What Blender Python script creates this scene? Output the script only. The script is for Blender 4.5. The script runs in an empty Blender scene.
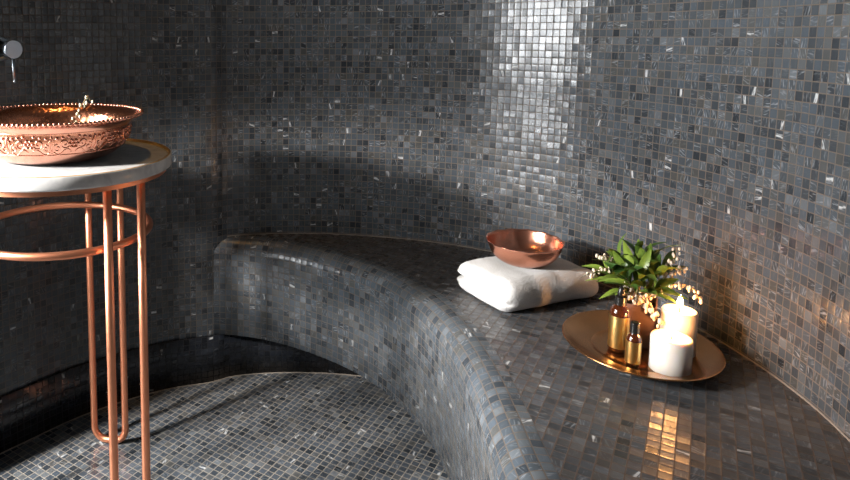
import bpy, bmesh, math, random
from mathutils import Vector, Matrix, noise
random.seed(7)
S = bpy.context.scene
COL = S.collection
PI = math.pi

# ------------------------------------------------------------------ render look
S.view_settings.view_transform = 'Standard'
S.view_settings.look = 'None'
S.view_settings.exposure = 0.2
S.view_settings.gamma = 1.0
S.view_settings.use_curve_mapping = False

# ------------------------------------------------------------------ camera
CAM_H, PITCH, F_PX, PX, PY = 1.06, math.radians(6.5), 650.0, 250.0, 109.06
cd = bpy.data.cameras.new('camera')
cam = bpy.data.objects.new('camera', cd)
COL.objects.link(cam)
cam.location = (0, 0, CAM_H)
cam.rotation_euler = (PI / 2 - PITCH, 0, 0)
cd.sensor_fit = 'HORIZONTAL'
cd.sensor_width = 36
cd.lens = F_PX / 850 * 36
cd.shift_x = (425 - PX) / 850
cd.shift_y = -(240 - PY) / 850
cd.clip_start = 0.02
S.camera = cam

# ------------------------------------------------------------------ node helpers
def new_mat(name):
    m = bpy.data.materials.new(name)
    m.use_nodes = True
    nt = m.node_tree
    return m, nt, nt.nodes['Principled BSDF']

class G:
    """small helper for node graphs"""
    def __init__(s, nt): s.nt = nt
    def n(s, t, **kw):
        o = s.nt.nodes.new(t)
        for k, v in kw.items(): setattr(o, k, v)
        return o
    def put(s, sock, v):
        if hasattr(v, 'node'): s.nt.links.new(v, sock)
        else: sock.default_value = v
    def math(s, op, a, b=0.0, c=0.0, clamp=False):
        o = s.n('ShaderNodeMath', operation=op, use_clamp=clamp)
        s.put(o.inputs[0], a); s.put(o.inputs[1], b); s.put(o.inputs[2], c)
        return o.outputs[0]
    def mixc(s, f, a, b):
        o = s.n('ShaderNodeMix', data_type='RGBA')
        s.put(o.inputs[0], f); s.put(o.inputs[6], a); s.put(o.inputs[7], b)
        return o.outputs[2]
    def mixf(s, f, a, b):
        o = s.n('ShaderNodeMix', data_type='FLOAT')
        s.put(o.inputs[0], f); s.put(o.inputs[2], a); s.put(o.inputs[3], b)
        return o.outputs[0]
    def comb(s, x, y, z=0.0):
        o = s.n('ShaderNodeCombineXYZ')
        s.put(o.inputs[0], x); s.put(o.inputs[1], y); s.put(o.inputs[2], z)
        return o.outputs[0]
    def sstep(s, v, a, b):
        o = s.n('ShaderNodeMapRange', interpolation_type='SMOOTHSTEP')
        s.put(o.inputs[0], v); o.inputs[1].default_value = a; o.inputs[2].default_value = b
        return o.outputs[0]

def c4(r, g, b): return (r, g, b, 1.0)

def simple(name, col, rough=0.5, metal=0.0, **kw):
    m, nt, p = new_mat(name)
    p.inputs['Base Color'].default_value = c4(*col)
    p.inputs['Roughness'].default_value = rough
    p.inputs['Metallic'].default_value = metal
    for k, v in kw.items(): p.inputs[k].default_value = v
    return m

def bumped(name, col, rough, metal, scale, strength, dist=0.001, detail=2.0, col2=None, tex='NOISE', **kw):
    m, nt, p = new_mat(name)
    g = G(nt)
    tc = g.n('ShaderNodeTexCoord')
    if tex == 'NOISE':
        t = g.n('ShaderNodeTexNoise'); t.inputs['Scale'].default_value = scale; t.inputs['Detail'].default_value = detail
        f = t.outputs[0]
    else:
        t = g.n('ShaderNodeTexVoronoi', feature='SMOOTH_F1'); t.inputs['Scale'].default_value = scale
        f = t.outputs['Distance']
    nt.links.new(tc.outputs['Object'], t.inputs['Vector'])
    b = g.n('ShaderNodeBump'); b.inputs['Strength'].default_value = strength; b.inputs['Distance'].default_value = dist
    nt.links.new(f, b.inputs['Height'])
    nt.links.new(b.outputs[0], p.inputs['Normal'])
    if col2: nt.links.new(g.mixc(f, c4(*col), c4(*col2)), p.inputs['Base Color'])
    else: p.inputs['Base Color'].default_value = c4(*col)
    p.inputs['Roughness'].default_value = rough
    p.inputs['Metallic'].default_value = metal
    for k, v in kw.items(): p.inputs[k].default_value = v
    return m

def mosaic(name, pitch=0.0185, grout=(0.11, 0.085, 0.065), tones=None, tilt=0.04, seed=0.0, rough=(0.15, 0.27), gw=0.043, streak=0.75):
    """streaky glass mosaic: random tone, streak and tiny tilt per tile, matt grout between"""
    m, nt, p = new_mat(name)
    g = G(nt)
    uv = g.n('ShaderNodeUVMap', uv_map='UVMap')
    sep = g.n('ShaderNodeSeparateXYZ'); nt.links.new(uv.outputs[0], sep.inputs[0])
    pu, pv = pitch if isinstance(pitch, tuple) else (pitch, pitch)
    u = g.math('DIVIDE', sep.outputs[0], pu); v = g.math('DIVIDE', sep.outputs[1], pv)
    iu = g.math('FLOOR', u); iv = g.math('FLOOR', v)
    fu = g.math('SUBTRACT', u, iu); fv = g.math('SUBTRACT', v, iv)
    wn = g.n('ShaderNodeTexWhiteNoise', noise_dimensions='3D'); nt.links.new(g.comb(iu, iv, seed), wn.inputs['Vector'])
    wn2 = g.n('ShaderNodeTexWhiteNoise', noise_dimensions='3D'); nt.links.new(g.comb(iu, iv, seed + 7.3), wn2.inputs['Vector'])
    s1 = g.n('ShaderNodeSeparateColor'); nt.links.new(wn.outputs['Color'], s1.inputs[0])
    s2 = g.n('ShaderNodeSeparateColor'); nt.links.new(wn2.outputs['Color'], s2.inputs[0])
    r1, r2, r3 = s1.outputs; q1, q2, q3 = s2.outputs
    eu = g.math('MINIMUM', fu, g.math('SUBTRACT', 1.0, fu)); ev = g.math('MINIMUM', fv, g.math('SUBTRACT', 1.0, fv))
    edge = g.math('MINIMUM', eu, ev)
    tile = g.sstep(edge, gw * 0.7, gw * 1.5)
    ramp = g.n('ShaderNodeValToRGB'); ramp.color_ramp.interpolation = 'LINEAR'
    tones = tones or [(0.0, (0.034, 0.041, 0.049)), (0.14, (0.056, 0.067, 0.079)), (0.45, (0.076, 0.090, 0.103)),
                      (0.65, (0.082, 0.100, 0.120)), (0.8, (0.098, 0.110, 0.120)), (0.92, (0.082, 0.083, 0.080)), (1.0, (0.140, 0.158, 0.176))]
    while len(ramp.color_ramp.elements) < len(tones): ramp.color_ramp.elements.new(0.5)
    for e, (pos, c) in zip(ramp.color_ramp.elements, tones):
        e.position = pos; e.color = c4(*c)
    nt.links.new(r1, ramp.inputs[0])
    # streaks along one of the tile's two axes
    sw = g.math('GREATER_THAN', r2, 0.5)
    a = g.mixf(sw, fu, fv); b = g.mixf(sw, fv, fu)
    sk = g.math('MULTIPLY', g.math('SUBTRACT', q3, 0.5), 0.8)
    b = g.math('ADD', b, g.math('MULTIPLY', a, sk))
    vec = g.comb(g.math('ADD', g.math('MULTIPLY', a, 0.9), g.math('MULTIPLY', r3, 91.0)),
                 g.math('MULTIPLY', b, 4.5), g.math('MULTIPLY', q1, 57.0))
    no = g.n('ShaderNodeTexNoise'); no.inputs['Scale'].default_value = 1.3; no.inputs['Detail'].default_value = 2.5
    nt.links.new(vec, no.inputs['Vector'])
    st = g.sstep(no.outputs[0], 0.5, 0.72)
    amt = g.math('MULTIPLY', st, g.math('MULTIPLY', g.math('POWER', q2, 1.6), streak))
    col = g.mixc(amt, ramp.outputs[0], c4(0.30, 0.32, 0.34))
    off = g.math('ABSOLUTE', g.math('SUBTRACT', g.math('SUBTRACT', b, 0.5), g.math('MULTIPLY', g.math('SUBTRACT', r3, 0.5), 0.5)))
    flash = g.math('MULTIPLY', g.math('SUBTRACT', 1.0, g.sstep(off, 0.08, 0.26)), g.math('GREATER_THAN', q1, 0.975))
    col = g.mixc(g.math('MULTIPLY', flash, g.sstep(no.outputs[0], 0.38, 0.62)), col, c4(0.55, 0.56, 0.56))
    col = g.mixc(tile, c4(*grout), col)
    nt.links.new(col, p.inputs['Base Color'])
    nt.links.new(g.mixf(tile, 0.75, g.mixf(q3, rough[0], rough[1])), p.inputs['Roughness'])
    nt.links.new(g.mixf(tile, 0.2, 0.5), p.inputs['Specular IOR Level'])
    # tilt of each tile and its pillowed edge
    def slope(r, f):
        d = g.math('SUBTRACT', f, 0.5)
        d3 = g.math('MULTIPLY', g.math('MULTIPLY', d, d), d)
        t = g.math('MULTIPLY', g.math('SUBTRACT', r, 0.5), tilt)
        return g.math('ADD', g.math('ADD', t, g.math('MULTIPLY', d3, 0.4)), 0.5)
    nm = g.n('ShaderNodeNormalMap', space='TANGENT', uv_map='UVMap')
    nc = g.n('ShaderNodeCombineColor')
    nt.links.new(slope(r3, fu), nc.inputs[0]); nt.links.new(slope(q2, fv), nc.inputs[1]); nc.inputs[2].default_value = 1.0
    nt.links.new(nc.outputs[0], nm.inputs['Color'])
    nt.links.new(nm.outputs[0], p.inputs['Normal'])
    return m

M = {}
M['wall'] = mosaic('slate_wall_mosaic', pitch=(0.0172, 0.0182), seed=1.0, grout=(0.12, 0.092, 0.07),
                   tones=[(0.0, (0.022, 0.026, 0.031)), (0.14, (0.039, 0.046, 0.053)), (0.45, (0.055, 0.065, 0.074)),
                          (0.65, (0.060, 0.074, 0.090)), (0.8, (0.074, 0.082, 0.089)), (0.92, (0.060, 0.060, 0.057)), (1.0, (0.112, 0.126, 0.14))])
M['riser'] = mosaic('slate_riser_mosaic', seed=3.0)
M['seat'] = mosaic('slate_seat_mosaic', seed=5.0, rough=(0.2, 0.34), grout=(0.11, 0.08, 0.062), streak=0.6,
                   tones=[(0.0, (0.034, 0.037, 0.040)), (0.2, (0.054, 0.058, 0.063)), (0.5, (0.068, 0.075, 0.084)), (0.75, (0.078, 0.085, 0.095)), (0.92, (0.070, 0.066, 0.062)), (1.0, (0.12, 0.125, 0.13))])
M['floor'] = mosaic('slate_floor_mosaic', seed=8.0, grout=(0.27, 0.24, 0.20), tilt=0.04, rough=(0.2, 0.4), gw=0.05, streak=0.6,
                    tones=[(0.0, (0.022, 0.027, 0.033)), (0.2, (0.040, 0.049, 0.060)), (0.5, (0.058, 0.070, 0.086)), (0.75, (0.070, 0.082, 0.098)), (0.92, (0.074, 0.074, 0.072)), (1.0, (0.14, 0.155, 0.17))])
M['base_shade'] = mosaic('base_shade_mosaic', seed=12.0, grout=(0.015, 0.015, 0.016), streak=0.12,
                     tones=[(0.0, (0.006, 0.007, 0.009)), (0.5, (0.010, 0.012, 0.017)), (1.0, (0.016, 0.019, 0.026))])  # shade of the bench recess put into near-black tile colour
M['grout'] = simple('pale_grout', (0.25, 0.21, 0.17), 0.8)
M['plaster'] = simple('dark_plaster', (0.04, 0.038, 0.036), 0.8)
M['copper'] = simple('brushed_copper', (0.84, 0.34, 0.19), 0.40, 1.0)
M['copper_basin'] = bumped('polished_copper', (0.72, 0.36, 0.26), 0.27, 1.0, 55, 0.2, 0.003, col2=(0.62, 0.28, 0.19))
M['copper_hammered'] = bumped('hammered_copper', (0.78, 0.31, 0.17), 0.2, 1.0, 110, 0.5, 0.002, tex='VORONOI')
M['copper_bowl'] = bumped('small_bowl_copper', (0.80, 0.35, 0.23), 0.24, 1.0, 90, 0.25, 0.002)
M['brass'] = bumped('worn_brass', (0.72, 0.36, 0.16), 0.25, 1.0, 30, 0.15, 0.002, col2=(0.50, 0.25, 0.10))
M['gilt'] = simple('gilt_rim', (0.95, 0.62, 0.22), 0.35, 1.0)
M['chrome'] = simple('chrome', (0.30, 0.34, 0.38), 0.32, 1.0)
M['wax'] = simple('white_wax', (0.72, 0.65, 0.58), 0.45, 0.0)
M['wax'].node_tree.nodes['Principled BSDF'].inputs['Subsurface Weight'].default_value = 0.6
M['wax'].node_tree.nodes['Principled BSDF'].inputs['Subsurface Radius'].default_value = (0.020, 0.014, 0.009)
M['wax'].node_tree.nodes['Principled BSDF'].inputs['Subsurface Scale'].default_value = 0.6
M['wick'] = simple('burnt_wick', (0.02, 0.015, 0.01), 0.9)
M['amber'] = simple('amber_glass', (0.055, 0.012, 0.003), 0.06, 0.0, **{'Specular IOR Level': 0.7, 'Coat Weight': 0.5})
M['gold'] = bumped('gold_foil_label', (0.80, 0.55, 0.20), 0.32, 1.0, 120, 0.1, 0.0005)
M['black'] = simple('black_plastic', (0.012, 0.011, 0.010), 0.25)
M['pot'] = bumped('bronzed_planter', (0.15, 0.085, 0.068), 0.4, 0.2, 40, 0.1, 0.001)
M['stem'] = simple('woody_stem', (0.16, 0.10, 0.04), 0.7)
M['petal'] = simple('cream_petal', (0.75, 0.62, 0.48), 0.6)
M['petal_pale'] = simple('pale_petal', (0.80, 0.76, 0.55), 0.6)
M['soil'] = simple('dark_soil', (0.03, 0.02, 0.014), 0.9)

def leaf_mat():
    m, nt, p = new_mat('glossy_green_leaf'); g = G(nt)
    geo = g.n('ShaderNodeNewGeometry')
    ramp = g.n('ShaderNodeValToRGB')
    ramp.color_ramp.elements[0].color = c4(0.028, 0.072, 0.012); ramp.color_ramp.elements[1].color = c4(0.19, 0.26, 0.035)
    nt.links.new(geo.outputs['Random Per Island'], ramp.inputs[0])
    nt.links.new(ramp.outputs[0], p.inputs['Base Color'])
    p.inputs['Roughness'].default_value = 0.35
    p.inputs['Transmission Weight'].default_value = 0.0
    return m
M['leaf'] = leaf_mat()

def marble_mat():
    m, nt, p = new_mat('white_marble'); g = G(nt)
    tc = g.n('ShaderNodeTexCoord')
    n1 = g.n('ShaderNodeTexNoise'); n1.inputs['Scale'].default_value = 7; n1.inputs['Detail'].default_value = 6; n1.inputs['Distortion'].default_value = 1.6
    nt.links.new(tc.outputs['Object'], n1.inputs['Vector'])
    vein = g.math('SUBTRACT', 1.0, g.math('MULTIPLY', g.math('ABSOLUTE', g.math('SUBTRACT', n1.outputs[0], 0.5)), 14.0), clamp=True)
    nt.links.new(g.mixc(g.math('MULTIPLY', vein, 0.35), c4(0.78, 0.77, 0.75), c4(0.36, 0.36, 0.37)), p.inputs['Base Color'])
    p.inputs['Roughness'].default_value = 0.22
    return m
M['marble'] = marble_mat()

def towel_mat():
    m, nt, p = new_mat('white_terry'); g = G(nt)
    tc = g.n('ShaderNodeTexCoord')
    n1 = g.n('ShaderNodeTexNoise'); n1.inputs['Scale'].default_value = 260; n1.inputs['Detail'].default_value = 3
    n2 = g.n('ShaderNodeTexNoise'); n2.inputs['Scale'].default_value = 22; n2.inputs['Detail'].default_value = 3
    for n in (n1, n2): nt.links.new(tc.outputs['Object'], n.inputs['Vector'])
    b = g.n('ShaderNodeBump'); b.inputs['Strength'].default_value = 0.7; b.inputs['Distance'].default_value = 0.0025
    b2 = g.n('ShaderNodeBump'); b2.inputs['Strength'].default_value = 0.35; b2.inputs['Distance'].default_value = 0.006
    nt.links.new(n1.outputs[0], b.inputs['Height']); nt.links.new(n2.outputs[0], b2.inputs['Height'])
    nt.links.new(b2.outputs[0], b.inputs['Normal']); nt.links.new(b.outputs[0], p.inputs['Normal'])
    p.inputs['Base Color'].default_value = c4(0.74, 0.72, 0.70)
    p.inputs['Roughness'].default_value = 0.95
    p.inputs['Sheen Weight'].default_value = 0.25
    p.inputs['Specular IOR Level'].default_value = 0.1
    return m
M['towel'] = towel_mat()

def emit(name, col, s):
    m = bpy.data.materials.new(name); m.use_nodes = True; nt = m.node_tree
    nt.nodes.clear()
    e = nt.nodes.new('ShaderNodeEmission'); o = nt.nodes.new('ShaderNodeOutputMaterial')
    e.inputs[0].default_value = c4(*col); e.inputs[1].default_value = s
    nt.links.new(e.outputs[0], o.inputs[0])
    return m
M['flame'] = emit('candle_flame', (1.0, 0.44, 0.13), 360.0)
M['daylight'] = emit('frosted_daylit_glass', (0.96, 0.985, 1.0), 25.0)
M['fade_glow'] = emit('dim_fade_glow', (0.96, 0.985, 1.0), 3.5)  # dim glow for the added second pane
M['lamp'] = emit('warm_lamp_glass', (1.0, 0.55, 0.20), 260.0)

# ------------------------------------------------------------------ object helpers
def link(name, bm, mats, parent=None, smooth=True, loc=None):
    me = bpy.data.meshes.new(name)
    bm.normal_update()
    bm.to_mesh(me); bm.free()
    for m in (mats if isinstance(mats, (list, tuple)) else [mats]): me.materials.append(m)
    for p in me.polygons: p.use_smooth = smooth
    o = bpy.data.objects.new(name, me)
    COL.objects.link(o)
    if parent: o.parent = parent
    if loc is not None: o.location = loc
    return o

def thing(name, label, cat, loc=(0, 0, 0), rz=0.0, group=None):
    o = bpy.data.objects.new(name, None); COL.objects.link(o)
    o.empty_display_size = 0.05
    o.location = loc; o.rotation_euler = (0, 0, rz)
    return tag(o, label, cat, group)

def tag(o, label, cat, group=None):
    o['label'] = label; o['category'] = cat
    if group: o['group'] = group
    return o

def struct(o): o['kind'] = 'structure'; return o

def sharp(o, deg=35):
    m = o.modifiers.new('edges', 'EDGE_SPLIT'); m.split_angle = math.radians(deg)
    return o

def box(bm, x0, x1, y0, y1, z0, z1, bev=0.0, seg=2, mtx=None):
    r = bmesh.ops.create_cube(bm, size=1)
    vs = r['verts']
    bmesh.ops.scale(bm, vec=(x1 - x0, y1 - y0, z1 - z0), verts=vs)
    bmesh.ops.translate(bm, vec=((x0 + x1) / 2, (y0 + y1) / 2, (z0 + z1) / 2), verts=vs)
    if mtx is not None: bmesh.ops.transform(bm, matrix=mtx, verts=vs)
    if bev:
        es = list({e for v in vs for e in v.link_edges})
        bmesh.ops.bevel(bm, geom=es, offset=bev, segments=seg, profile=0.5, affect='EDGES')

def lathe(bm, prof, n=64, mtx=None, closed=False, wav=None, idx=0):
    """prof: list of (r, z); r=0 ends are capped to a point. wav(a, i) adds to the radius/height"""
    rings = []
    for i, (r, z) in enumerate(prof):
        if r < 1e-6:
            v = bm.verts.new((0, 0, z)); rings.append([v]); continue
        ring = []
        for k in range(n):
            a = 2 * PI * k / n
            rr, zz = r, z
            if wav: rr, zz = wav(a, i, r, z)
            ring.append(bm.verts.new((rr * math.cos(a), rr * math.sin(a), zz)))
        rings.append(ring)
    pairs = list(zip(rings, rings[1:]))
    if closed: pairs.append((rings[-1], rings[0]))
    for A, B in pairs:
        for k in range(n):
            k2 = (k + 1) % n
            if len(A) == 1 and len(B) == 1: continue
            if len(A) == 1: f = (A[0], B[k2], B[k])
            elif len(B) == 1: f = (A[k], A[k2], B[0])
            else: f = (A[k], A[k2], B[k2], B[k])
            try: bm.faces.new(f).material_index = idx
            except ValueError: pass
    vs = [v for R in rings for v in R]
    if mtx is not None: bmesh.ops.transform(bm, matrix=mtx, verts=vs)
    return vs

def tube(bm, pts, r, n=12, closed=False, cap=True):
    pts = [Vector(p) for p in pts]
    N = len(pts)
    rad = r if callable(r) else (lambda t: r)
    prev = None; rings = []
    for i, p in enumerate(pts):
        if closed: t = (pts[(i + 1) % N] - pts[i - 1])
        else: t = pts[min(i + 1, N - 1)] - pts[max(i - 1, 0)]
        t.normalize()
        if prev is None:
            up = Vector((0, 0, 1)) if abs(t.z) < 0.9 else Vector((1, 0, 0))
            a = t.cross(up).normalized()
        else:
            a = prev - t * prev.dot(t)
            a = a.normalized() if a.length > 1e-6 else t.orthogonal().normalized()
        prev = a; b = t.cross(a)
        rr = rad(i / max(1, N - 1))
        rings.append([bm.verts.new(p + (a * math.cos(2 * PI * k / n) + b * math.sin(2 * PI * k / n)) * rr) for k in range(n)])
    pr = list(zip(rings, rings[1:]))
    if closed: pr.append((rings[-1], rings[0]))
    for A, B in pr:
        for k in range(n):
            bm.faces.new((A[k], A[(k + 1) % n], B[(k + 1) % n], B[k]))
    if cap and not closed:
        bm.faces.new(list(reversed(rings[0]))); bm.faces.new(rings[-1])
    return rings

def blob(bm, c, r, seg=8, ring=6, scale=(1, 1, 1), rot=None):
    mt = Matrix.Translation(c)
    if rot is not None: mt = mt @ rot
    mt = mt @ Matrix.Diagonal((scale[0], scale[1], scale[2], 1))
    bmesh.ops.create_uvsphere(bm, u_segments=seg, v_segments=ring, radius=r, matrix=mt)

def catmull(pts, n=8):
    P = [Vector(p) for p in pts]; out = []
    for i in range(len(P) - 1):
        p0 = P[i - 1] if i else P[0] * 2 - P[1]
        p1, p2 = P[i], P[i + 1]
        p3 = P[i + 2] if i + 2 < len(P) else P[-1] * 2 - P[-2]
        for k in range(n):
            t = k / n
            out.append(0.5 * ((2 * p1) + (p2 - p0) * t + (2 * p0 - 5 * p1 + 4 * p2 - p3) * t * t + (3 * p1 - p0 - 3 * p2 + p3) * t ** 3))
    out.append(P[-1]); return out

def resample(pts, n):
    L = [0.0]
    for a, b in zip(pts, pts[1:]): L.append(L[-1] + (b - a).length)
    out = []; j = 0
    for i in range(n):
        s = L[-1] * i / (n - 1)
        while j < len(L) - 2 and L[j + 1] < s: j += 1
        t = (s - L[j]) / max(1e-9, L[j + 1] - L[j])
        out.append(pts[j].lerp(pts[j + 1], min(1, t)))
    return out, L[-1]

# ------------------------------------------------------------------ the room
CEIL = 2.7
W_PTS = [(-0.694, 1.493), (-0.595, 1.599), (-0.461, 1.729), (-0.278, 1.845), (-0.126, 1.895), (-0.06, 1.929), (0.03, 1.948), (0.155, 1.954),
         (0.298, 1.942), (0.451, 1.904), (0.595, 1.843), (0.714, 1.757), (0.823, 1.631), (0.897, 1.474), (0.937, 1.297), (0.9445, 1.166),
         (0.941, 1.081), (0.927, 0.9925), (0.903, 0.904), (0.877, 0.806), (0.866, 0.678), (0.865, 0.4), (0.865, -1.0)]
W = catmull([(x, y, 0) for x, y in W_PTS], 8)

def wall_strip(name, pts, z0, z1, mat, thick=0.10, u0=0.0, flip=False):
    """a solid wall following a plan line; uv in metres along and up; inner face to the right of travel"""
    bm = bmesh.new(); uvl = bm.loops.layers.uv.new('UVMap')
    n = len(pts); u = [u0]
    for a, b in zip(pts, pts[1:]): u.append(u[-1] + (b - a).length)
    nor = []
    for i in range(n):
        t = pts[min(i + 1, n - 1)] - pts[max(i - 1, 0)]; t.normalize()
        nor.append(Vector((-t.y, t.x, 0)))      # outwards: left of travel
    inn = [(bm.verts.new((p.x, p.y, z0)), bm.verts.new((p.x, p.y, z1))) for p in pts]
    out = [(bm.verts.new((p.x + q.x * thick, p.y + q.y * thick, z0)), bm.verts.new((p.x + q.x * thick, p.y + q.y * thick, z1))) for p, q in zip(pts, nor)]
    def quad(vs, uvs):
        f = bm.faces.new(vs)
        for l, c in zip(f.loops, uvs): l[uvl].uv = c
    for i in range(n - 1):
        a, b = inn[i], inn[i + 1]
        quad((b[0], a[0], a[1], b[1]), ((u[i + 1], z0), (u[i], z0), (u[i], z1), (u[i + 1], z1)))
        a, b = out[i], out[i + 1]
        quad((a[0], b[0], b[1], a[1]), ((u[i], z0), (u[i + 1], z0), (u[i + 1], z1), (u[i], z1)))
        for k in (0, 1):
            vs = (inn[i][k], inn[i + 1][k], out[i + 1][k], out[i][k])
            quad(vs if k else vs[::-1], ((0, 0), (0.01, 0), (0.01, 0.01), (0, 0.01)))
    for i in (0, n - 1):
        vs = (inn[i][0], out[i][0], out[i][1], inn[i][1])
        quad(vs if i == 0 else vs[::-1], ((0, z0), (thick, z0), (thick, z1), (0, z1)))
    bmesh.ops.recalc_face_normals(bm, faces=bm.faces)
    return struct(link(name, bm, mat, smooth=True))

sharp(wall_strip('wall_back', W, 0.0, CEIL, M['wall']))

def flat(name, x0, x1, y0, y1, z0, z1, mat, rot=0.0):
    bm = bmesh.new(); uvl = bm.loops.layers.uv.new('UVMap')
    box(bm, x0, x1, y0, y1, z0, z1)
    c, s = math.cos(rot), math.sin(rot)
    for f in bm.faces:
        nz = abs(f.normal.z) > 0.5; nx = abs(f.normal.x) > 0.5
        for l in f.loops:
            p = l.vert.co
            l[uvl].uv = (p.x * c + p.y * s, -p.x * s + p.y * c) if nz else ((p.y, p.z) if nx else (p.x, p.z))
    return struct(link(name, bm, mat, smooth=False))

GRID = math.radians(-35)
flat('floor', -1.75, 1.1, -1.1, 2.1, -0.1, 0.0, M['floor'], GRID)
flat('ceiling', -1.75, 1.1, -1.1, 2.1, CEIL, CEIL + 0.1, M['plaster'])
flat('wall_front', -1.7, 0.865, -1.1, -1.0, 0, CEIL, M['plaster'])
flat('wall_niche', -1.7, -0.74, 1.56, 1.66, 0, CEIL, M['plaster'])
# left wall with the window opening
WY0, WY1, WZ0, WZ1 = 0.52, 1.52, 0.30, 1.75
VY0, VY1 = 0.0, 0.42
bm = bmesh.new()
box(bm, -1.7, -1.6, -1.0, VY0, 0, CEIL); box(bm, -1.7, -1.6, VY1, WY0, 0, CEIL); box(bm, -1.7, -1.6, WY1, 1.56, 0, CEIL)
for a, b in ((VY0, VY1), (WY0, WY1)):
    box(bm, -1.7, -1.6, a, b, 0, WZ0); box(bm, -1.7, -1.6, a, b, WZ1, CEIL)
struct(link('wall_left', bm, M['plaster'], smooth=False))
def window(name, y0, y1, z0, z1, glass):
    win = bpy.data.objects.new(name, None); COL.objects.link(win); win.location = (-1.65, (y0 + y1) / 2, z0); struct(win)
    hw, hh = (y1 - y0) / 2, z1 - z0
    bm = bmesh.new()
    for a in (-hw, hw - 0.04): box(bm, -0.04, 0.04, a, a + 0.04, 0, hh, 0.004)
    for z in (0, hh - 0.04): box(bm, -0.04, 0.04, -hw + 0.04, hw - 0.04, z, z + 0.04, 0.004)
    link('window_frame', bm, M['black'], win, False)
    bm = bmesh.new(); box(bm, -0.006, 0.006, -hw + 0.03, hw - 0.03, 0.03, hh - 0.03)
    link('pane', bm, glass, win, False)
window('window_1', WY0, WY1, WZ0, WZ1, M['daylight'])
window('fade_panel', VY0, VY1, WZ0, WZ1, M['fade_glow'])  # added unseen glowing pane, fades the wall highlight out to the left

bm = bmesh.new()
jt = (W[1] - W[0]).normalized(); jn = Vector((jt.y, -jt.x, 0))
box(bm, -0.05, 0.0, -0.10, 0.006, 0, CEIL, mtx=Matrix(((jt.x, jn.x, 0, W[0].x), (jt.y, jn.y, 0, W[0].y), (0, 0, 1, 0), (0, 0, 0, 1))))
struct(link('trim_3', bm, M['plaster'], smooth=False))
bm = bmesh.new(); box(bm, -0.745, -0.695, 1.392, 1.555, 0, 0.92, 0.004)      # unseen low stub, added to shade the left wall
struct(link('shade_stub', bm, M['plaster'], smooth=False))
# pale joint lines where the wall meets the seat and the floor
def joint(name, pts, z, r):
    bm = bmesh.new(); tube(bm, [(p.x, p.y, z) for p in pts], r, 8)
    return struct(link(name, bm, M['grout']))
def inset(pts, d):
    out = []
    for i, p in enumerate(pts):
        t = pts[min(i + 1, len(pts) - 1)] - pts[max(i - 1, 0)]; t.normalize()
        out.append(p + Vector((t.y, -t.x, 0)) * d)
    return out

# ------------------------------------------------------------------ bench
ZB, ZL, RB = 0.45, 0.15, 0.05
B_PTS = [(-0.258, 1.894), (-0.178, 1.902), (-0.093, 1.900), (0.018, 1.873), (0.135, 1.8105), (0.250, 1.712), (0.330, 1.606), (0.3825, 1.4815), (0.406, 1.354),
         (0.410, 1.238), (0.402, 1.120), (0.384, 0.993), (0.3625, 0.846), (0.347, 0.65), (0.342, 0.30)]
NB = 150
Bp, BL = resample(catmull([(x, y, 0) for x, y in B_PTS], 8), NB)
iw0 = min(range(len(W)), key=lambda i: (W[i] - Vector((-0.258, 1.85, 0))).length)
iw1 = min(range(len(W)), key=lambda i: (W[i] - Vector((0.865, 0.3, 0))).length)
Wb, _ = resample(inset(W[iw0:iw1] + [Vector((0.865, 0.30, 0))], -0.012), NB)
bench = thing('built_in_bench', 'curved built-in bench clad in slate grey mosaic along the rounded wall', 'bench', (0.5, 1.4, 0))
bi = Matrix.Translation((-0.5, -1.4, 0))
bo = []     # outward (towards the wall) normals of the front line
for i in range(NB):
    t = Bp[min(i + 1, NB - 1)] - Bp[max(i - 1, 0)]; t.normalize()
    bo.append(Vector((-t.y, t.x, 0)))
def depth(i): return max(0.006, (Wb[i] - Bp[i]).dot(bo[i]))
BORDER = 0.0185
bm = bmesh.new(); uvl = bm.loops.layers.uv.new('UVMap')
rows = []
NR = 10
for i in range(NB):
    s = BL * i / (NB - 1)
    p, q = Bp[i], bo[i]
    row = [(bm.verts.new((p.x + q.x * 0.02, p.y + q.y * 0.02, ZL)), -0.02)]
    v = 0.0
    row.append((bm.verts.new((p.x, p.y, ZL)), 0.0))
    v = ZB - RB - ZL
    row.append((bm.verts.new((p.x, p.y, ZB - RB)), v))
    for k in range(1, NR + 1):
        a = PI / 2 * k / NR
        off = RB * (1 - math.cos(a))
        row.append((bm.verts.new((p.x + q.x * off, p.y + q.y * off, ZB - RB + RB * math.sin(a))), v + RB * a))
    off = RB + BORDER
    row.append((bm.verts.new((p.x + q.x * off, p.y + q.y * off, ZB)), v + RB * PI / 2 + BORDER))
    rows.append((s, row))
vshift = (ZB - RB - ZL + RB * PI / 2 + BORDER) % 0.0185     # grid line falls on the border's inner edge
for (s0, A), (s1, Bq) in zip(rows, rows[1:]):
    for k in range(len(A) - 1):
        f = bm.faces.new((A[k][0], Bq[k][0], Bq[k + 1][0], A[k + 1][0]))
        for l, (s, r) in zip(f.loops, ((s0, A[k]), (s1, Bq[k]), (s1, Bq[k + 1]), (s0, A[k + 1]))):
            l[uvl].uv = (s, r[1] - vshift)
bmesh.ops.transform(bm, matrix=bi, verts=bm.verts)
bmesh.ops.recalc_face_normals(bm, faces=bm.faces)
riser = link('riser', bm, M['riser'], bench)
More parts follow.
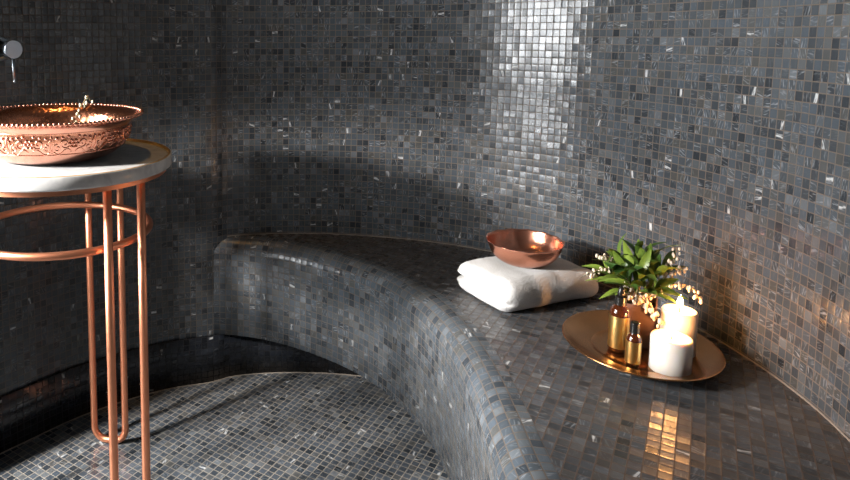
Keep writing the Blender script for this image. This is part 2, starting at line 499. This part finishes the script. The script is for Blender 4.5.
# flip if the riser faces the wall
if sum(p.normal.z * p.area for p in riser.data.polygons) < 0: riser.data.flip_normals()
bm = bmesh.new(); uvl = bm.loops.layers.uv.new('UVMap')
top, low = [], []
for i in range(NB):
    p = Bp[i] + bo[i] * (RB + BORDER); w = Wb[i]
    l0 = Bp[i] + bo[i] * 0.02
    top.append((bm.verts.new((p.x, p.y, ZB)), bm.verts.new((w.x, w.y, ZB))))
    low.append((bm.verts.new((l0.x, l0.y, ZL)), bm.verts.new((w.x, w.y, ZL))))
for i in range(NB - 1):
    bm.faces.new((top[i][0], top[i + 1][0], top[i + 1][1], top[i][1]))
    bm.faces.new((low[i][1], low[i + 1][1], low[i + 1][0], low[i][0]))
    bm.faces.new((top[i][1], top[i + 1][1], low[i + 1][1], low[i][1]))
for i in (0, NB - 1): bm.faces.new((top[i][0], top[i][1], low[i][1], low[i][0]))
c, s = math.cos(GRID), math.sin(GRID)
bmesh.ops.recalc_face_normals(bm, faces=bm.faces)
for f in bm.faces:
    for l in f.loops:
        p = l.vert.co
        l[uvl].uv = (p.x * c + p.y * s, -p.x * s + p.y * c + p.z)
bmesh.ops.transform(bm, matrix=bi, verts=bm.verts)
seat = link('seat', bm, M['seat'], bench, smooth=False)
for p in seat.data.polygons:
    pass
iws = min(range(len(W)), key=lambda i: (W[i] - Vector((-0.07, 1.925, 0))).length)
pl = wall_strip('base_shade_strip', inset(W[4:iw1], 0.008), 0.0, ZL - 0.001, M['base_shade'], thick=0.006)  # added thin strip carrying the recess shade in its colour
joint('trim_1', inset(W[iws:iw1], 0.0005), ZB + 0.0005, 0.0018)
joint('trim_2', inset(W[2:iw1], 0.0085), 0.0005, 0.0022)

# ------------------------------------------------------------------ table
TC = Vector((-0.411, 1.379)); TZ = 0.80; TR = 0.241
tab = thing('console_table', 'round white marble table on slim copper hoop legs by the left wall', 'table', (TC.x, TC.y, 0))
bm = bmesh.new()
th = 0.021
lathe(bm, [(0, TZ - th), (TR - 0.004, TZ - th), (TR - 0.001, TZ - th + 0.002), (TR, TZ - th + 0.004), (TR, TZ + 0.0035), (TR - 0.001, TZ + 0.005), (TR - 0.0035, TZ + 0.005), (TR - 0.0035, TZ), (0, TZ)], 128)
sharp(link('tabletop', bm, M['marble'], tab), 50)
bm = bmesh.new()
lathe(bm, [(TR - 0.03, TZ - th - 0.011), (TR - 0.012, TZ - th - 0.011), (TR - 0.012, TZ - th), (TR - 0.03, TZ - th)], 96, closed=True)
sharp(link('under_ring', bm, M['copper'], tab), 50)
bm = bmesh.new()
lathe(bm, [(TR - 0.0036, TZ + 0.0001), (TR - 0.0036, TZ + 0.0062), (TR - 0.0058, TZ + 0.0062), (TR - 0.0075, TZ + 0.0001)], 128, closed=True)
sharp(link('rim', bm, M['gilt'], tab), 40)['label'] = 'gilded inner rim'
TUBE = 0.0088
for ang, rad in ((-38, 0.2085), (78, 0.217), (205, 0.2085)):
    a = math.radians(ang); half = 0.043; rc = 0.034
    d = Vector((math.cos(a), math.sin(a), 0)); t = Vector((-d.y, d.x, 0)); base = d * rad
    zt = TZ - th - 0.004
    P = [base - t * half + Vector((0, 0, zt)), base - t * half + Vector((0, 0, 0.45)), base - t * half + Vector((0, 0, TUBE + rc))]
    for j in range(1, 9):
        q = PI / 2 * j / 8
        P.append(base - t * (half - rc + rc * math.cos(q)) + Vector((0, 0, TUBE + rc - rc * math.sin(q))))
    for j in range(8):
        q = PI / 2 * (1 - j / 8)
        P.append(base + t * (half - rc + rc * math.cos(q)) + Vector((0, 0, TUBE + rc - rc * math.sin(q))))
    P += [base + t * half + Vector((0, 0, TUBE + rc)), base + t * half + Vector((0, 0, 0.45)), base + t * half + Vector((0, 0, zt))]
    bm = bmesh.new(); tube(bm, P, TUBE, 16)
    link('hoop_leg', bm, M['copper'], tab)
bm = bmesh.new()
tube(bm, [(0.190 * math.cos(2 * PI * k / 96), 0.190 * math.sin(2 * PI * k / 96), 0.643) for k in range(96)], 0.008, 14, closed=True)
link('brace_ring', bm, M['copper'], tab)

# ------------------------------------------------------------------ copper basin
basin = thing('copper_basin', 'large embossed copper basin with beaded rim on the round marble table', 'basin', (-0.420, 1.379, TZ))
BP = [(0, 0.001), (0.085, 0.001), (0.105, 0.003), (0.122, 0.009), (0.138, 0.019), (0.150, 0.031), (0.157, 0.043), (0.161, 0.056), (0.164, 0.070), (0.169, 0.080), (0.178, 0.0875), (0.186, 0.0910),
      (0.188, 0.0925), (0.186, 0.0940), (0.181, 0.0925), (0.171, 0.086), (0.162, 0.077), (0.156, 0.065), (0.151, 0.048), (0.142, 0.034), (0.128, 0.020), (0.108, 0.010), (0.07, 0.006), (0, 0.005)]
bm = bmesh.new()
lathe(bm, catmull([(r, 0, z) for r, z in BP], 3) and [(max(0, p.x), p.z) for p in catmull([(r, 0, z) for r, z in BP], 3)], 128)
for f in bm.faces:
    if f.calc_center_median().z > 0 and f.normal.z > 0.0: pass
bw = link('bowl', bm, [M['copper_basin'], M['copper_hammered']], basin)
for p in bw.data.polygons:
    v = Vector((p.center.x, p.center.y, 0)); 
    if v.length < 0.178 and p.normal.dot(Vector((p.center.x, p.center.y, -0.02))) < 0 and p.center.z > 0.004: p.material_index = 1
bm = bmesh.new()
for k in range(124):
    a = 2 * PI * k / 124
    blob(bm, (0.187 * math.cos(a), 0.187 * math.sin(a), 0.0935), 0.0043, 8, 6, scale=(1, 1, 0.95))
link('beaded_rim', bm, M['copper_basin'], basin)
# raised scrollwork band
def prof_r(z):
    pts = [(0.009, 0.122), (0.019, 0.138), (0.031, 0.150), (0.043, 0.157), (0.056, 0.161), (0.070, 0.163), (0.080, 0.165)]
    for (z0, r0), (z1, r1) in zip(pts, pts[1:]):
        if z <= z1: return r0 + (r1 - r0) * (z - z0) / (z1 - z0)
    return 0.165
def onwall(s, z):       # s metres along the band
    a = s / 0.16; r = prof_r(z) + 0.0006
    return (r * math.cos(a), r * math.sin(a), z)
bm = bmesh.new()
nm = 12; seg = 2 * PI * 0.16 / nm
def curl(cx, cz, r0, turns, start, sgn):
    return [onwall(cx + sgn * r0 * (1 - 0.8 * t / 20) * math.cos(start + turns * 2 * PI * t / 20), cz + r0 * (1 - 0.8 * t / 20) * math.sin(start + turns * 2 * PI * t / 20)) for t in range(21)]
for k in range(nm):
    s = k * seg
    for sg in (-1, 1):
        tube(bm, curl(s + sg * 0.017, 0.053, 0.011, 1.3, PI, sg), 0.0016, 6)
        tube(bm, curl(s + sg * 0.031, 0.044, 0.008, 1.2, PI / 2, -sg), 0.0014, 6)
        tube(bm, [onwall(s + sg * (0.004 + 0.034 * t / 10), 0.036 + 0.006 * math.sin(t / 10 * PI * 2)) for t in range(11)], 0.0014, 6)
        for j in range(3):
            p = Vector(onwall(s + sg * (0.010 + 0.011 * j), 0.067 - 0.002 * j))
            blob(bm, p, 0.0034, 8, 6)
    for j in range(6):
        q = 2 * PI * j / 6
        blob(bm, Vector(onwall(s + 0.0075 * math.cos(q), 0.052 + 0.0075 * math.sin(q))), 0.0036, 8, 6)
    blob(bm, Vector(onwall(s, 0.052)), 0.0036, 8, 6)
    for sg in (-1, 1):
        tube(bm, [onwall(s + seg / 2 + sg * 0.004 * math.sin(t / 10 * PI), 0.034 + 0.034 * t / 10) for t in range(11)], 0.0015, 6)
for z in (0.029, 0.073):
    tube(bm, [onwall(2 * PI * 0.16 * k / 128, z) for k in range(128)], 0.0014, 6, closed=True)
link('embossed_band', bm, M['copper_basin'], basin)

# sprig lying in the basin
def sprig(bm_stem, bm_bud, pts, n, rb, spread=0.006, rs=0.0009):
    P = catmull(pts, 6)
    tube(bm_stem, P, rs, 6)
    Q, _ = resample(P, n)
    for i, p in enumerate(Q[1:], 1):
        a = i * 2.4
        off = Vector((math.cos(a), math.sin(a), -0.5 + 0.4 * math.sin(i * 1.7))) * spread
        c = p + off
        tube(bm_stem, [p, p + off * 0.7], rs * 0.6, 5)
        blob(bm_bud, c, rb * random.uniform(0.8, 1.15), 8, 6, scale=(0.8, 0.8, 1.35))
sp = thing('flower_sprig', 'small sprig of pale yellow buds standing in the copper basin', 'flower', (-0.388, 1.352, TZ + 0.009))
b1, b2 = bmesh.new(), bmesh.new()
sprig(b1, b2, [(0, 0, 0), (0.012, -0.01, 0.035), (0.022, -0.005, 0.075), (0.036, 0.01, 0.108), (0.046, 0.012, 0.124), (0.049, 0.012, 0.116)], 22, 0.0031, 0.0065)
sprig(b1, b2, [(0.003, 0, 0.001), (0.028, 0.006, 0.03), (0.05, 0.0, 0.06), (0.062, -0.004, 0.07)], 12, 0.0024, 0.005)
link('stem', b1, M['stem'], sp); link('buds', b2, M['petal_pale'], sp)

# ------------------------------------------------------------------ wall tap
def ray_wall(px, py):
    u = (px - PX) / F_PX; v = -(py - PY) / F_PX
    d = Vector((u, math.cos(PITCH) + v * math.sin(PITCH), -math.sin(PITCH) + v * math.cos(PITCH)))
    a, b = Vector((-0.595, 1.599)), Vector((-0.461, 1.729)); e = b - a
    det = -d.x * e.y + e.x * d.y
    t = (-a.x * e.y + e.x * a.y) / det
    return Vector((0, 0, CAM_H)) + d * t
tp = ray_wall(3, 49)
tap = thing('wall_tap', 'chrome wall mounted tap with round handle above the copper basin', 'tap', tp)
e = Vector((0.134, 0.130, 0)).normalized(); nrm = Vector((e.y, -e.x, 0))
basis = Matrix(((e.x, 0, nrm.x, 0), (e.y, 0, nrm.y, 0), (0, 1, 0, 0), (0, 0, 0, 1)))    # local x along wall, y up, z off the wall
bm = bmesh.new()
lathe(bm, [(0, 0.0), (0.012, 0.0), (0.012, 0.045), (0.0215, 0.046), (0.0228, 0.048), (0.0228, 0.058), (0.0215, 0.060), (0, 0.060)], 40, basis)
sharp(link('handle', bm, M['chrome'], tap), 40)
bm = bmesh.new()
tube(bm, [basis @ Vector((0, -0.018, 0.053)), basis @ Vector((0, -0.045, 0.055)), basis @ Vector((0, -0.076, 0.058))], 0.0036, 10)
blob(bm, basis @ Vector((0, -0.076, 0.058)), 0.0042)
link('lever', bm, M['chrome'], tap)
bm = bmesh.new()
tube(bm, [basis @ Vector((-0.043 + 0.056 * math.cos(2 * PI * k / 48), 0.001 + 0.029 * math.sin(2 * PI * k / 48), 0.022)) for k in range(48)], 0.0055, 12, closed=True)
lathe(bm, [(0.024, -0.001), (0.024, 0.017), (0, 0.017)], 32, basis @ Matrix.Translation((-0.070, 0, 0)))
link('spout', bm, M['chrome'], tap)

# ------------------------------------------------------------------ towel
tw = Vector((0.552, 1.343)); ta = math.radians(22)
TL, TWD, TH = 0.297, 0.182, 0.074
def towel_mesh():
    bm = bmesh.new()
    bmesh.ops.create_cube(bm, size=2)
    bmesh.ops.subdivide_edges(bm, edges=bm.edges, cuts=47, use_grid_fill=True)
    hx, hy, hz, r = TL / 2, TWD / 2, TH / 2, 0.032
    for v in bm.verts:
        p = Vector((v.co.x * hx, v.co.y * hy, v.co.z * hz))
        q = Vector((max(-hx + r, min(hx - r, p.x)), max(-hy + r, min(hy - r, p.y)), max(-hz + r, min(hz - r, p.z))))
        d = p - q
        if d.length > 1e-6:
            p = q + d.normalized() * r
        # crease between the two folded layers at the left end, running out round the front
        wl = max(0.0, min(1.0, (-p.x - hx + 0.055) / 0.035)) if p.x < 0 else 0.0
        fade = max(0.0, min(1.0, (p.y + hy - 0.012) / 0.03))
        wb = max(0.0, min(1.0, (p.y - hy + 0.05) / 0.03))
        zc = 0.001 - 0.010 * (1 - fade)
        gv = math.exp(-((p.z - zc) / 0.0055) ** 2)
        p.x += 0.020 * gv * wl * (0.25 + 0.75 * fade)
        p.y -= 0.016 * gv * wb
        # inner roll lines on the left end
        if wl > 0:
            p.x += 0.0035 * wl * fade * (math.exp(-((p.z - 0.018) / 0.002) ** 2) + math.exp(-((p.z + 0.017) / 0.002) ** 2)) * (1 if p.y > -0.05 else 0.3)
        # sag and swelling
        t = (p.x + hx) / TL
        kz = (p.z + hz) / (2 * hz)
        p.z += kz * (0.003 * math.sin(t * PI) - 0.012 * t * t)
        p.y -= 0.006 * math.sin(t * PI * 1.3) * (1 if p.y < 0 else 0) * max(0, 0.7 - abs(p.z) / hz)
        nn = noise.noise_vector(p * 16) * 0.0035 + noise.noise_vector(p * 45) * 0.0009
        if p.z < -hz + 0.004: nn.z = 0
        p += nn
        p.z = max(p.z, -hz)
        v.co = p + Vector((hx, hy, hz))
    return bm
o = link('folded_towel', towel_mesh(), M['towel'])
o.location = (tw.x, tw.y, ZB + 0.0005); o.rotation_euler = (0, 0, ta)
tag(o, 'folded white bath towel lying on the mosaic bench', 'towel')

# ------------------------------------------------------------------ small copper bowl
SB = [(0, 0.0), (0.044, 0.0), (0.052, 0.002), (0.064, 0.010), (0.074, 0.022), (0.080, 0.036), (0.0835, 0.046), (0.086, 0.050), (0.0845, 0.0505), (0.082, 0.047), (0.0785, 0.037), (0.072, 0.0235),
      (0.062, 0.012), (0.050, 0.0045), (0.046, 0.0035), (0.043, 0.0048), (0.030, 0.0042), (0, 0.004)]
bm = bmesh.new()
sbp = [(max(0, p.x), p.z) for p in catmull([(r, 0, z) for r, z in SB], 4)]
def wavy(a, i, r, z):
    k = max(0.0, (z - 0.030) / 0.02)
    return r * (1 + 0.006 * k * math.sin(14 * a)), z + 0.0008 * k * math.sin(14 * a)
lathe(bm, sbp, 112, wav=wavy)
o = link('copper_bowl', bm, M['copper_bowl'])
o.location = (0.650, 1.492, ZB + TH + 0.0040)
o.rotation_euler = (0, math.radians(-2.0), math.radians(30))
tag(o, 'small shiny copper bowl with wavy rim sitting on the folded towel', 'bowl')

# ------------------------------------------------------------------ tray
TRY = Vector((0.748, 1.190)); RT = 0.1475
tray = thing('brass_tray', 'round shallow brass tray holding candles, bottles and a plant on the bench', 'tray', (TRY.x, TRY.y, ZB))
prof = [(0, 0.004), (0.085, 0.004), (0.105, 0.007), (0.128, 0.015), (0.1455, 0.0225), (0.1475, 0.0245), (0.1470, 0.026), (0.1445, 0.0255), (0.127, 0.018), (0.104, 0.0102), (0.0915, 0.0092), (0.0895, 0.0090), (0.088, 0.0068), (0.070, 0.0065), (0, 0.0065)]
bm = bmesh.new()
lathe(bm, prof, 128)
oval = Matrix.Rotation(-0.585, 4, 'Z') @ Matrix.Diagonal((0.91, 1.0, 1, 1)) @ Matrix.Rotation(0.585, 4, 'Z')
bmesh.ops.transform(bm, matrix=oval, verts=bm.verts)
link('dish', bm, M['brass'], tray)
bm = bmesh.new()
lathe(bm, [(0.052, 0.0005), (0.068, 0.0005), (0.070, 0.0045), (0.050, 0.0045)], 64, closed=True)
sharp(link('foot_ring', bm, M['brass'], tray), 40)
ZT = ZB + 0.0067

# ------------------------------------------------------------------ candles
def candle(x, y, r, h, label, wickoff=(0, 0)):
    t = thing('pillar_candle', label, 'candle', (x, y, ZT), group='white pillar candles on the brass tray')
    bm = bmesh.new()
    pts = [(0, 0), (r - 0.002, 0), (r, 0.002), (r, h - 0.004), (r - 0.0012, h - 0.001), (r - 0.003, h), (r - 0.006, h - 0.001), (r * 0.5, h - 0.005), (0, h - 0.006)]
    lathe(bm, pts, 64)
    link('wax_body', bm, M['wax'], t)
    bm = bmesh.new(); tube(bm, [(wickoff[0], wickoff[1], h - 0.008), (wickoff[0], wickoff[1], h + 0.004), (wickoff[0] + 0.002, wickoff[1], h + 0.008)], 0.0009, 8)
    wk = link('wick', bm, M['wick'], t)
    bm = bmesh.new()
    lathe(bm, [(0, 0.0), (0.0026, 0.002), (0.0046, 0.006), (0.0050, 0.010), (0.0038, 0.016), (0.0018, 0.022), (0, 0.026)], 20, Matrix.Translation((wickoff[0], wickoff[1], h + 0.0035)))
    link('flame', bm, M['flame'], t)
candle(0.760, 1.117, 0.0330, 0.064, 'shorter white pillar candle burning at the front of the brass tray')
candle(0.815, 1.182, 0.0298, 0.086, 'taller white pillar candle burning behind the shorter candle')

# ------------------------------------------------------------------ bottles
def bottle(x, y, r, hb, label, kind):
    t = thing('amber_bottle', label, 'bottle', (x, y, ZT), group='amber bottles on the brass tray')
    bm = bmesh.new()
    neck = r * 0.45
    lathe(bm, [(0, 0), (r - 0.003, 0), (r, 0.003), (r, hb - 0.012), (r * 0.93, hb - 0.006), (r * 0.75, hb - 0.001), (neck, hb + 0.003), (neck, hb + 0.012), (0, hb + 0.012)], 40)
    link('glass_body', bm, M['amber'], t)
    bm = bmesh.new()
    z0, z1 = hb * 0.10, hb * 0.80
    lathe(bm, [(r + 0.0001, z0), (r + 0.0006, z0), (r + 0.0006, z1), (r + 0.0001, z1)], 40, closed=True)
    sharp(link('label', bm, M['gold'], t), 40)['label'] = 'gold foil label'
    bm = bmesh.new()
    cr = r * 0.60 if kind == 'dropper' else r * 0.62
    zc = hb + 0.003
    if kind == 'dropper':
        lathe(bm, [(0, zc), (cr, zc), (cr, zc + 0.015), (cr - 0.001, zc + 0.016), (r * 0.40, zc + 0.017), (0, zc + 0.017)], 40)
        sharp(link('collar', bm, M['black'], t), 40)
        bm = bmesh.new(); zb = zc + 0.016
        lathe(bm, [(0, zb), (r * 0.36, zb), (r * 0.38, zb + 0.006), (r * 0.30, zb + 0.014), (r * 0.16, zb + 0.0185), (0, zb + 0.020)], 28)
        link('dropper_bulb', bm, M['black'], t)
    else:
        lathe(bm, [(0, zc), (cr, zc), (cr, zc + 0.019), (cr - 0.0015, zc + 0.0205), (0, zc + 0.0205)], 40)
        sharp(link('cap', bm, M['black'], t), 40)
bottle(0.708, 1.192, 0.0170, 0.089, 'larger amber dropper bottle with gold label beside the planter', 'dropper')
bottle(0.705, 1.138, 0.0125, 0.058, 'smaller amber bottle with gold label and short black cap', 'cap')

# ------------------------------------------------------------------ plant
pc = Vector((0.767, 1.234)); pa = math.atan2(-0.55, 0.83)
plant = thing('potted_plant', 'leafy green plant with cream flower sprays in a bronze square planter', 'plant', (pc.x, pc.y, ZT + 0.0005), pa)
PH, PS = 0.083, 0.033
bm = bmesh.new()
def sq(s, z): return [bm.verts.new((x * s, y * s, z)) for x, y in ((-1, -1), (1, -1), (1, 1), (-1, 1))]
loops = [sq(PS * 0.94, 0), sq(PS, PH), sq(PS - 0.003, PH), sq(PS - 0.004, PH - 0.012)]
bm.faces.new(loops[0][::-1])
for A, Bq in zip(loops, loops[1:]):
    for k in range(4): bm.faces.new((A[k], A[(k + 1) % 4], Bq[(k + 1) % 4], Bq[k]))
bmesh.ops.bevel(bm, geom=[e for e in bm.edges if abs((e.verts[0].co - e.verts[1].co).z) > 0.05], offset=0.003, segments=2, affect='EDGES')
link('planter', bm, M['pot'], plant, False)
bm = bmesh.new(); box(bm, -PS + 0.005, PS - 0.005, -PS + 0.005, PS - 0.005, PH - 0.03, PH - 0.011)
link('soil', bm, M['soil'], plant, False)

def leaf(bm, base, d, up, L, wd, droop):
    d = d.normalized(); side = d.cross(up)
    side = side.normalized() if side.length > 1e-4 else d.orthogonal()
    nn = side.cross(d)
    n = 9; prev = None
    for i in range(n + 1):
        t = i / n
        w = wd * (math.sin(PI * min(1, t * 0.96 + 0.02)) ** 0.8) * (1.15 - 0.45 * t)
        c = base + d * L * t + nn * (0.10 * L * math.sin(t * PI)) - Vector((0, 0, droop * L * t * t))
        row = [bm.verts.new(c + side * w * s + nn * (w * 0.28 * abs(s))) for s in (-1, -0.5, 0, 0.5, 1)]
        if prev:
            for k in range(4): bm.faces.new((prev[k], prev[k + 1], row[k + 1], row[k]))
        prev = row
rl = random.Random(11)
R2 = Matrix.Rotation(-pa, 3, 'Z')       # world direction -> planter frame
stems, leaves = bmesh.new(), bmesh.new()
root = Vector((0, 0, PH - 0.014))
def wdir(x, y, z): return R2 @ Vector((x, y, z))
# (sideways in the picture, height, depth offset): main shoots
view = Vector((0.55, 0.83, 0)); right = Vector((0.83, -0.55, 0))
def at_pic(sx, sz, sy=0.0): return R2 @ (right * sx + view * sy + Vector((0, 0, sz)))
shoots = [(-0.006, 0.120, 0.0), (0.012, 0.112, 0.0), (-0.035, 0.098, 0.01), (0.036, 0.095, 0.0), (-0.052, 0.070, 0.0), (0.0, 0.085, -0.03), (-0.022, 0.075, -0.02), (0.028, 0.062, -0.018)]
for si, (sx, sz, sy) in enumerate(shoots):
    tip = root + at_pic(sx, sz - 0.015, sy); mid = root.lerp(tip, 0.5) + Vector((0, 0, 0.012))
    st = root + Vector((rl.uniform(-0.01, 0.01), rl.uniform(-0.01, 0.01), 0))
    P = catmull([st, mid, tip], 8); tube(stems, P, lambda t: 0.0018 * (1 - 0.6 * t), 7)
    ax = (tip - st).normalized()
    for j in range(8):
        t = 0.35 + 0.65 * j / 7
        p = P[min(len(P) - 1, int(t * (len(P) - 1)))]
        a = j * 2.399 + si
        o1 = ax.orthogonal().normalized(); o2 = ax.cross(o1)
        out = o1 * math.cos(a) + o2 * math.sin(a)
        lift = 0.35 + 0.9 * t
        dd = out + ax * lift
        leaf(leaves, p, dd, ax, rl.uniform(0.048, 0.076), rl.uniform(0.0068, 0.0098), rl.uniform(-0.05, 0.3))
# low drooping leaves at the left
for sx, sz, L in ((-0.045, 0.004, 0.05), (-0.050, 0.030, 0.045), (0.048, 0.018, 0.05), (-0.030, 0.012, 0.05)):
    b = root + at_pic(sx * 0.4, 0.02 + sz * 0.4, -0.012)
    leaf(leaves, b, at_pic(sx, sz - 0.008, -0.015), Vector((0, 0, 1)), L, 0.012, 0.15)
for sx, sz, L in ((-0.030, 0.125, 0.062), (-0.006, 0.132, 0.066), (0.014, 0.128, 0.062), (0.030, 0.110, 0.056), (-0.048, 0.105, 0.056), (0.002, 0.110, 0.060)):
    tip = root + at_pic(sx, sz, -0.012); d = (tip - root).normalized()
    leaf(leaves, tip - d * L, d, at_pic(0.25, 0.1, 1.0), L * 1.1, 0.0092, -0.02)
link('stems', stems, M['stem'], plant)
link('leaves', leaves, M['leaf'], plant)
sprays = [
    [(-0.01, 0.02, -0.01), (-0.035, 0.060, 0.0), (-0.060, 0.066, 0.0), (-0.078, 0.058, 0.0), (-0.088, 0.046, 0.0)],
    [(-0.01, 0.02, 0.0), (-0.035, 0.072, 0.01), (-0.058, 0.088, 0.01), (-0.075, 0.086, 0.01)],
    [(0.0, 0.02, 0.0), (0.030, 0.070, 0.0), (0.048, 0.098, 0.0), (0.056, 0.120, 0.0), (0.058, 0.132, 0.0)],
    [(0.01, 0.02, 0.0), (0.038, 0.066, 0.0), (0.060, 0.086, 0.0), (0.072, 0.096, 0.0)],
    [(0.01, 0.02, -0.01), (0.035, 0.048, -0.01), (0.065, 0.064, -0.01), (0.088, 0.060, -0.01), (0.098, 0.040, -0.01)],
    [(0.0, 0.015, -0.02), (-0.012, 0.032, -0.035), (0.012, 0.022, -0.040), (0.030, 0.004, -0.042), (0.042, -0.010, -0.040)],
    [(0.0, 0.015, -0.02), (0.004, 0.034, -0.038), (0.024, 0.018, -0.042), (0.034, 0.006, -0.042)],
]
for k, s in enumerate(sprays):
    b1, b2 = bmesh.new(), bmesh.new()
    sprig(b1, b2, [root + at_pic(*q) for q in s], 32 if k < 5 else 26, 0.0032, 0.0062, 0.0007)
    fs = link('flower_spray', b2, M['petal'], plant)
    link('stalk', b1, M['stem'], fs)

# ------------------------------------------------------------------ lights
def area(name, loc, target, size, power, col, shape='DISK'):
    l = bpy.data.lights.new(name, 'AREA'); l.shape = shape; l.size = size; l.energy = power; l.color = col
    o = bpy.data.objects.new(name, l); COL.objects.link(o); o.location = loc
    o.rotation_euler = (Vector(target) - Vector(loc)).to_track_quat('-Z', 'Y').to_euler()
    return o
l = bpy.data.lights.new('spotlight_on_basin', 'SPOT'); l.energy = 300; l.color = (1.0, 0.96, 0.92)
l.spot_size = math.radians(46); l.spot_blend = 0.45; l.shadow_soft_size = 0.075
o = bpy.data.objects.new('spotlight_on_basin', l); COL.objects.link(o); o.location = (-1.50, 0.68, 1.30)
o.rotation_euler = (Vector((0.02, 1.48, 0.22)) - o.location).to_track_quat('-Z', 'Y').to_euler()
dl = thing('ceiling_downlight', 'warm recessed ceiling downlight above the table', 'light', (-0.52, 1.36, CEIL))
bm = bmesh.new(); lathe(bm, [(0.040, -0.004), (0.052, -0.004), (0.054, 0.0), (0.040, 0.0)], 40, closed=True); link('trim_ring', bm, M['chrome'], dl)
bm = bmesh.new(); lathe(bm, [(0, -0.001), (0.039, -0.001)], 40); link('lamp_glass', bm, M['lamp'], dl)
w = bpy.data.worlds.new('world'); S.world = w; w.use_nodes = True
w.node_tree.nodes['Background'].inputs[0].default_value = c4(0.5, 0.55, 0.6)
w.node_tree.nodes['Background'].inputs[1].default_value = 0.3
S.cycles.max_bounces = 8
S.cycles.sample_clamp_indirect = 6
S.cycles.caustics_reflective = False
S.cycles.caustics_refractive = False
